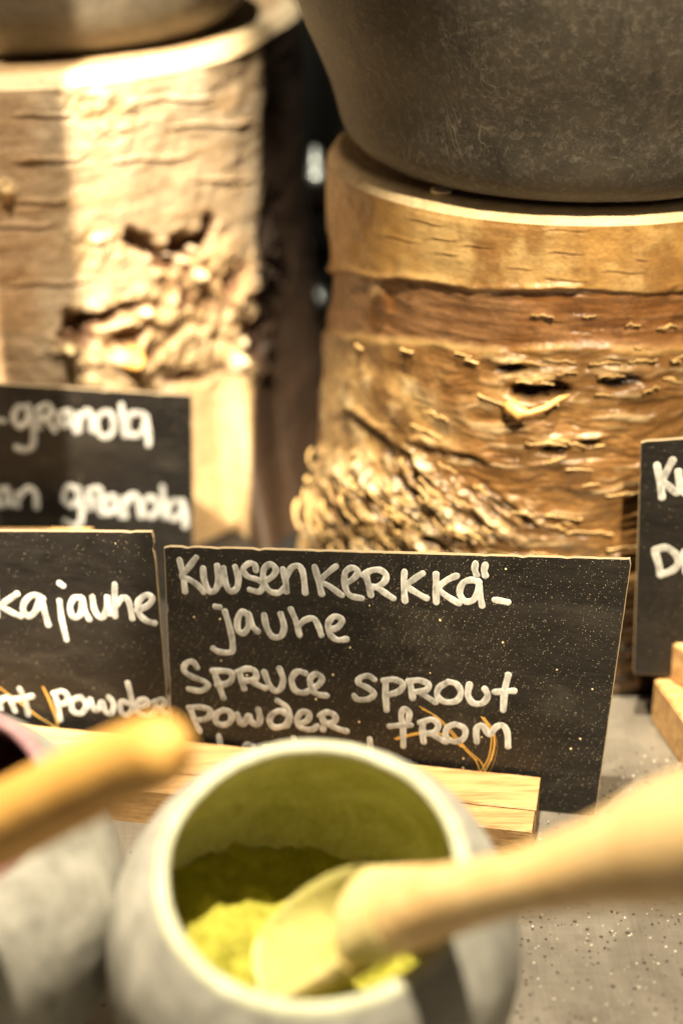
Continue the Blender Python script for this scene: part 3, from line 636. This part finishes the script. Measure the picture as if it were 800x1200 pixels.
# back left sign
nB = Vector((.02, -1, .06)).normalized(); pB = Vector((-.12, .560, 0))
tb = sign('label_sign', [(-150, 440), (225, 463), (228, 705), (-150, 705)], pB, nB, 'blurred black sign lettered granola twice, leaning before the cream stump', M_boardc, .0012, False, 3, (-.15, .560, 0))
lF = (0, 440, .3); Wb = .0022
writing('word_lettering', [[(-20,175),(15,178)], [(105,125),(70,125),(55,170),(80,200),(110,170),(112,120)], [(112,125),(130,200),(130,270),(100,292),(65,280)],
 [(150,130),(155,205)], [(150,130),(185,115),(205,140),(180,165),(160,165)], [(180,165),(215,215)], [(262,140),(235,150),(235,195),(262,190),(272,140)], [(272,140),(285,190),(300,220)],
 [(305,150),(310,215)], [(310,180),(335,140),(355,150),(362,215)], [(410,140),(378,170),(388,225),(420,240),(445,205),(435,150),(410,140)], [(475,115),(480,170),(490,235)],
 [(560,150),(515,150),(495,195),(520,235),(560,215),(570,160)], [(570,160),(580,220),(580,270)]], *lF, pB, nB, Wb, M_chalk, tb, seed=11)
writing('word_lettering', [[(20,440),(0,450),(-10,490),(10,510),(30,480),(28,440)], [(30,450),(45,505)], [(70,460),(70,510)], [(72,480),(110,440),(140,460),(145,515)]], *lF, pB, nB, Wb, M_chalk, tb, seed=12)
writing('word_lettering', [[(300,440),(265,435),(250,480),(280,510),(305,480),(305,440)], [(305,445),(320,520),(315,575),(285,585),(255,570)],
 [(345,450),(350,520)], [(345,450),(385,440),(395,470),(360,490)], [(365,490),(400,540)], [(440,470),(410,485),(410,535),(440,530),(450,480)], [(450,475),(465,530),(475,550)],
 [(485,480),(490,550)], [(490,510),(515,465),(540,480),(550,550)], [(585,475),(560,500),(565,540),(595,550),(615,520),(600,480),(585,475)], [(635,435),(638,490),(642,555)],
 [(705,490),(670,495),(655,540),(685,560),(710,530),(712,490)], [(712,490),(725,540),(725,590)]], *lF, pB, nB, Wb, M_chalk, tb, seed=13)
t = empty('sign_holder', (-.15, .535, 0), 'pale pine block glimpsed in the slit between the two front signs', 'sign holder', 'wooden sign holders')
block_piece('strip', -.13, .062, .0, .030, 0, .040, t, seed=5, base=Vector((-.15, .540, 0)), u=Vector((1, 0, 0)), f=Vector((0, -1, 0)))

# back right sign and its holder
nR = Vector((-.10, -1, .05)).normalized(); pR = Vector((.12, .475, 0))
tr = sign('label_sign', [(750, 517), (1000, 500), (960, 800), (741, 790)], pR, nR, 'black sign cut by the right edge, lettered Ku over D, before the tan stump', M_boardc, .0012, False, 4, (.17, .475, 0))
lG = (700, 500, 1/6)
writing('word_lettering', [[(415,270),(435,380),(450,495)], [(525,235),(485,310),(455,375),(500,420),(550,465)], [(565,315),(575,400),(600,460),(660,470),(700,430),(690,320)]], *lG, pR, nR, .0024, M_chalk, tr, seed=14)
writing('word_lettering', [[(400,880),(425,960),(440,1040)], [(400,865),(480,850),(550,900),(565,960),(520,1010),(440,1040)], [(610,880),(620,1020)], [(620,930),(680,890),(720,930)]], *lG, pR, nR, .0024, M_chalk, tr, seed=15)
b0 = at_z(766, 800, .022); uR = Vector((math.cos(R(8)), math.sin(R(8)), 0)); fR = Vector((.55, -.83, 0)).normalized()
t = empty('sign_holder', (b0.x+.02, b0.y-.02, 0), 'pale sawn block with a diagonal side at the right edge under the Ku sign', 'sign holder', 'wooden sign holders')
def prism(name, poly, z0, z1, mat, parent):
    bm = bmesh.new(); n = len(poly); lo_ = [bm.verts.new((x, y, z0)) for x, y in poly]; hi_ = [bm.verts.new((x, y, z1)) for x, y in poly]
    bm.faces.new(lo_[::-1]); bm.faces.new(hi_)
    for i in range(n): bm.faces.new((lo_[i], lo_[(i+1) % n], hi_[(i+1) % n], hi_[i]))
    bmesh.ops.recalc_face_normals(bm, faces=bm.faces); bmesh.ops.bevel(bm, geom=bm.edges[:], offset=.0006, segments=2, affect='EDGES'); return bm_obj(name, bm, mat, parent, False)
q0 = at_z(766, 795, .016); q1 = at_z(815, 865, .016)
prism('lower_strip', [(q0.x, q0.y), (q1.x, q1.y), (q1.x+.06, q1.y+.012), (q0.x+.06, q0.y+.012)], 0, .016, M_block, t)
q2 = at_z(786, 752, .030); prism('upper_strip', [(q2.x, q2.y), (q2.x+.010, q2.y-.016), (q2.x+.07, q2.y-.002), (q2.x+.06, q2.y+.012)], .0162, .030, M_block, t)

# ------------------------------------------------------------ front bowls with slanted mouths
def slant_bowl(name, c, rho, n, rim_r, wall, mats, label, powder=None, seed=0, flat=.0):
    """hollow ball with a slanted round mouth (axis n) and a flattened foot"""
    n = n.normalized(); a = n.cross(Vector((1, 0, 0))).normalized(); b = n.cross(a).normalized(); hr = math.sqrt(rho*rho-rim_r*rim_r); th0 = math.asin(rim_r/rho)
    prof = []; th = np.linspace(math.pi, th0+.06, 70)
    for q in th: prof.append((rho*math.sin(q), rho*math.cos(q), 0))
    lip_c = (rim_r-wall/2, hr-.0004)
    for k in range(1, 8):
        an = k/8*math.pi*1.0 - .1; prof.append((lip_c[0]+wall/2*math.cos(an), lip_c[1]+wall/2*math.sin(an)*.85, 1))
    ri = rho-wall; thi = math.asin((rim_r-wall)/ri)
    for q in np.linspace(thi+.05, math.pi, 60): prof.append((ri*math.sin(q), ri*math.cos(q), 1 if q < thi+.1 else 2))
    seg = 160; V = []; A = np.linspace(0, 2*math.pi, seg, endpoint=False)
    cn = np.array(c); na, aa, bb = np.array(n), np.array(a), np.array(b)
    rows = [cn+na*h+aa*(max(r, .0002)*np.cos(A))[:, None]+bb*(max(r, .0002)*np.sin(A))[:, None] for r, h, k in prof]
    V = np.array(rows); nz = (fbm(V*70, 4, seed)-.5)[..., None]*.0009; d = V-cn; d /= np.linalg.norm(d, axis=-1)[..., None]; V = V+d*nz
    outer = np.array([k == 0 for _, _, k in prof]); V[outer, :, 2] = np.maximum(V[outer, :, 2], 0.0002); V[~outer, :, 2] = np.maximum(V[~outer, :, 2], wall)
    ks = [k for _, _, k in prof]; t = empty(name, (c[0], c[1], 0), label, 'bowl', 'pale rounded powder bowls')
    i1 = ks.index(1); i2 = ks.index(2)
    for nm, s0, s1, mt in (('outer_wall', 0, i1+1, mats[0]), ('rim', i1, i2+1, mats[1]), ('inner_wall', i2, len(ks), mats[2])):
        sub = V[s0:s1].reshape(-1, 3); from_np(nm, sub, grid_faces(s1-s0, seg), mt, t)
    return t
M_out = m_ceramic('pale_soapstone', (.24, .235, .20), (.56, .55, .48), 55, .62, .5, (1, 1, .25))
M_lip = m_ceramic('dusty_rim', (.42, .44, .28), (.66, .67, .50), 90, .7, .5)
M_inn = m_ceramic('green_dusted_glaze', (.58, .58, .26), (.90, .90, .66), 70, .6, .8)
def slide(c): return c
C1 = Vector((-.0065, .3145, .0435)); rho1 = .0482; n1 = Vector((0, -math.sin(R(20)), math.cos(R(20))))
slant_bowl('powder_bowl', C1, rho1, n1, .0355, .0042, (M_out, M_lip, M_inn), 'pale round bowl with a slanted mouth holding green powder, front centre', seed=3)
M_lip2 = m_ceramic('plum_stained_rim', (.27, .09, .12), (.56, .38, .38), 90, .7, .6)
M_inn2 = m_ceramic('plum_stained_glaze', (.022, .006, .009), (.07, .02, .028), 60, .5, .6)
C2 = Vector((-.1000, .3300, .0440)); n2 = Vector((.05, -math.sin(R(11)), math.cos(R(11))))
slant_bowl('powder_bowl', C2, rho1, n2, .0325, .0042, (M_out, M_lip2, M_inn2), 'pale round bowl with plum stained rim and dark inside, cut by the left edge', seed=5)

def powder_heap(name, c, ri, fz, mat, label, amp, seed, sc=260):
    seg, nr = 260, 110; A = np.linspace(0, 2*math.pi, seg, endpoint=False); rows = []
    for k in range(nr+1):
        u = k/nr; r = np.full(seg, (ri+.0012)*.98)*u
        for it in range(4):
            x = c[0]+r*np.cos(A); y = c[1]+r*np.sin(A); z = fz(x, y); rmax = np.sqrt(np.maximum((ri+.0008)**2-(z-c[2])**2, 1e-8)); r = rmax*u
        x = c[0]+r*np.cos(A); y = c[1]+r*np.sin(A); z = fz(x, y); P = np.stack([x, y, z], -1)
        dz = (fbm(P*sc, 5, seed, .6)-.5)*amp + np.maximum(fbm(P*sc*.35, 3, seed+4)-.5, 0)*amp*2.2
        P[:, 2] += dz; rows.append(P)
    V = np.concatenate(rows); return tag(from_np(name, V, grid_faces(nr+1, seg), mat), label, 'powder', None, 'stuff')
def m_powder(name, c0, c1):
    t = NT(name); f = t.noise(900, 5, None, .7); g = t.noise(200, 4); col = t.ramp(t.math('ADD', t.math('MULTIPLY', f, .6), t.math('MULTIPLY', g, .4)), [(.35, c0), (.6, c1)])
    t.bump(f, 1.0, .0012); return t.fin(col, .95, Specular_IOR_Level=.1)
def fz1(x, y): return .0335 - (x-C1.x)*.22 + (y-C1.y)*.10 + .0075*np.exp(-((x+.026)**2+(y-.318)**2)/.00030)
powder_heap('green_powder', C1, rho1-.0042, fz1, m_powder('spruce_powder', (.27, .26, .02), (.62, .59, .10)), 'yellow green powder heaped in the front centre bowl', .0046, 4, 380)
def fz2(x, y): return .030+0*x
powder_heap('plum_powder', C2, rho1-.0042, fz2, m_powder('berry_powder', (.03, .008, .012), (.08, .022, .03)), 'dark plum powder lying low in the left edge bowl', .003, 9)

# ------------------------------------------------------------ wooden spoons
def loft(stations, seg=44):
    """stations: (point, half width, half thickness, side vector, hollow depth)"""
    V = []; n = len(stations)
    for i, (p, hw, ht, sd, hol) in enumerate(stations):
        tg = (stations[min(i+1, n-1)][0]-stations[max(i-1, 0)][0]).normalized(); s = (sd-tg*sd.dot(tg)).normalized(); u = s.cross(tg).normalized()
        if u.z < 0: u = -u
        for k in range(seg):
            an = 2*math.pi*k/seg; x = math.cos(an); y = math.sin(an)
            yy = y*ht
            if y > 0 and hol > 0: yy = max(ht*y - hol*(1-min(1, abs(x)/.90)**5), -ht*math.sqrt(1-x*x)+.0016) if abs(x) < .90 else ht*y
            V.append(p+s*hw*x+u*yy)
    Fc = [[i*seg+k, i*seg+(k+1) % seg, (i+1)*seg+(k+1) % seg, (i+1)*seg+k] for i in range(n-1) for k in range(seg)]
    Fc += [list(range(seg))[::-1], [(n-1)*seg+k for k in range(seg)]]
    return V, Fc
def interp_st(keys, m):
    keys = [(Vector(k[0]), k[1], k[2], Vector(k[3]), k[4]) for k in keys]; out = []
    for i in range(len(keys)-1):
        K = [keys[max(i-1, 0)], keys[i], keys[i+1], keys[min(i+2, len(keys)-1)]]
        for q in range(m):
            t = q/m; f = lambda a, b, c, d: .5*((2*b)+(c-a)*t+(2*a-5*b+4*c-d)*t*t+(3*b-3*c+d-a)*t**3)
            out.append((f(*[k[0] for k in K]), max(f(*[k[1] for k in K]), .0002), max(f(*[k[2] for k in K]), .0002), K[1][3].lerp(K[2][3], t), max(0, K[1][4]+(K[2][4]-K[1][4])*t)))
    out.append(keys[-1]); return out
M_dust = m_wood('dusted_beech', (.74, .58, .20), (.84, .72, .34), .35, 'x', .7)
M_scoop = m_ceramic('powder_film', (.44, .40, .10), (.60, .54, .20), 200, .9, .8)
def spoon(name, keys, split, mat, label, base, dusty=True):
    st_ = interp_st(keys, 10); t = empty(name, base, label, 'spoon', 'wooden spoons')
    for nm, a, b in (('spoon_bowl', 0, split*10+1), ('handle', split*10, len(st_))):
        if b-a < 2: continue
        V, Fc = loft(st_[a:b]); o = from_np(nm, np.array([tuple(v) for v in V]), Fc, [mat, M_dust, M_scoop], t)
        if nm == 'spoon_bowl':
            mi = []
            for f in o.data.polygons:
                if f.index >= (b-a-1)*44: mi.append(1); continue
                i, k = divmod(f.index, 44); x = math.cos(2*math.pi*(k+.5)/44); mi.append(2 if (k < 22 and abs(x) < .88 and st_[a+i][4] > .002 and a == 0) else 1)
            if dusty: o.data.polygons.foreach_set('material_index', mi)
        bm = bmesh.new(); bm.from_mesh(o.data); bmesh.ops.recalc_face_normals(bm, faces=bm.faces); bm.to_mesh(o.data); bm.free()
    return t
sd = (.10, .75, .35)
sdh = (0, .5, .8)
ss = (.75, .65, .05)
ss = (.05, .9, .12)
K = [(at_depth(300, 1138, .3870), .0030, .0015, ss, .0), (at_depth(306, 1135, .3868), .0100, .0034, ss, .0020), (at_depth(328, 1124, .3855), .0142, .0056, ss, .0070),
     (at_depth(362, 1104, .382), .0158, .0075, ss, .0120), (at_depth(396, 1088, .3775), .0152, .0086, ss, .0140), (at_depth(420, 1079, .3735), .0132, .0088, ss, .0135), (at_depth(431, 1075, .371), .0118, .0080, ss, .0), (at_depth(475, 1066, .360), .0096, .0080, ss, 0), (at_depth(520, 1056, .348), .0074, .0064, sdh, 0),
     (at_depth(600, 1037, .331), .0064, .0060, sdh, 0), (at_depth(700, 1012, .314), .0082, .0074, sdh, 0), (at_depth(800, 986, .295), .0112, .0088, sdh, 0), (at_depth(930, 955, .272), .0105, .0080, sdh, 0), (at_depth(1060, 925, .252), .0070, .0060, sdh, 0), (at_depth(1075, 920, .250), .001, .001, sdh, 0)]
spoon('wooden_spoon', K, 7, M_spoon, 'pale wooden spoon dug into the green powder, its handle leaving at the right edge', at_depth(352, 1100, .38))
sdl = (-.3, .5, .8)
K = [(at_depth(-150, 1040, .378), .002, .0015, sdl, 0), (at_depth(-140, 1035, .376), .010, .004, sdl, .002), (at_depth(-100, 1015, .364), .0125, .0055, sdl, .006), (at_depth(-50, 995, .3525), .0085, .006, sdl, 0)]
for i_ in range(1, 20):
    u_ = i_/19; ec = math.sqrt(max(0.0004, 1-max(0, (u_-.86)/.14)**2)); w_ = .0086*(1-.2*u_)
    if i_ % 2 or u_ > .84: K.append((at_depth(-50+266*u_, 995-126*u_-6*math.sin(u_*3.14), .352-.046*u_), w_*ec, w_*.92*ec, sdl, 0))
spoon('wooden_spoon', K, 3, M_spoon2, 'orange wooden spoon with a blurred round handle end, in the plum stained bowl', at_depth(-100, 1015, .375), False)

# ------------------------------------------------------------ crumbs and drops on the steel
def litter(name, n, rng, size, mat, label, seed, cat='crumbs'):
    rnd = random.Random(seed); V = []; Fc = []
    base = bmesh.new(); bmesh.ops.create_icosphere(base, subdivisions=1, radius=1); bv = [v.co.copy() for v in base.verts]; bf = [[v.index for v in f.verts] for f in base.faces]; base.free()
    for _ in range(n):
        p = Vector((rnd.uniform(*rng[0]), rnd.uniform(*rng[1]), 0)); s = size*rnd.uniform(.4, 1)**1.6; k = len(V)
        V += [p+Vector((v.x*s*rnd.uniform(.8, 1.2), v.y*s, max(v.z*.55+.4, 0.05)*s)) for v in bv]; Fc += [[i+k for i in f] for f in bf]
    return tag(from_np(name, np.array([tuple(v) for v in V]), Fc, mat), label, cat, None, 'stuff')
M_drop = m_simple('dry_drop', (.8, .75, .62), .15)
litter('light_crumbs', 1100, ((.03, .18), (.28, .46)), .00042, M_drop, 'tiny pale glinting crumbs strewn over the steel counter at right', 1)
M_brn = m_simple('brown_crumb', (.06, .04, .02), .5)
litter('dark_crumbs', 1800, ((.03, .18), (.28, .46)), .00048, M_brn, 'tiny dark brown crumbs strewn over the steel counter at right', 2)

# ------------------------------------------------------------ unseen slim post, added left of the frame to shade the left stump

t = empty('shade_post', (-.128, .47, 0), 'unseen slim grey post added left of the frame to shade the cream stump', 'post')
bm_obj('shaft', box_bm(-.1275, .47, .212, .020, .020, .418, 0, .0015), M_post, t, False)
bm_obj('foot_plate', box_bm(-.1275, .47, .0015, .034, .034, .003, 0, .0006), M_post, t, False)
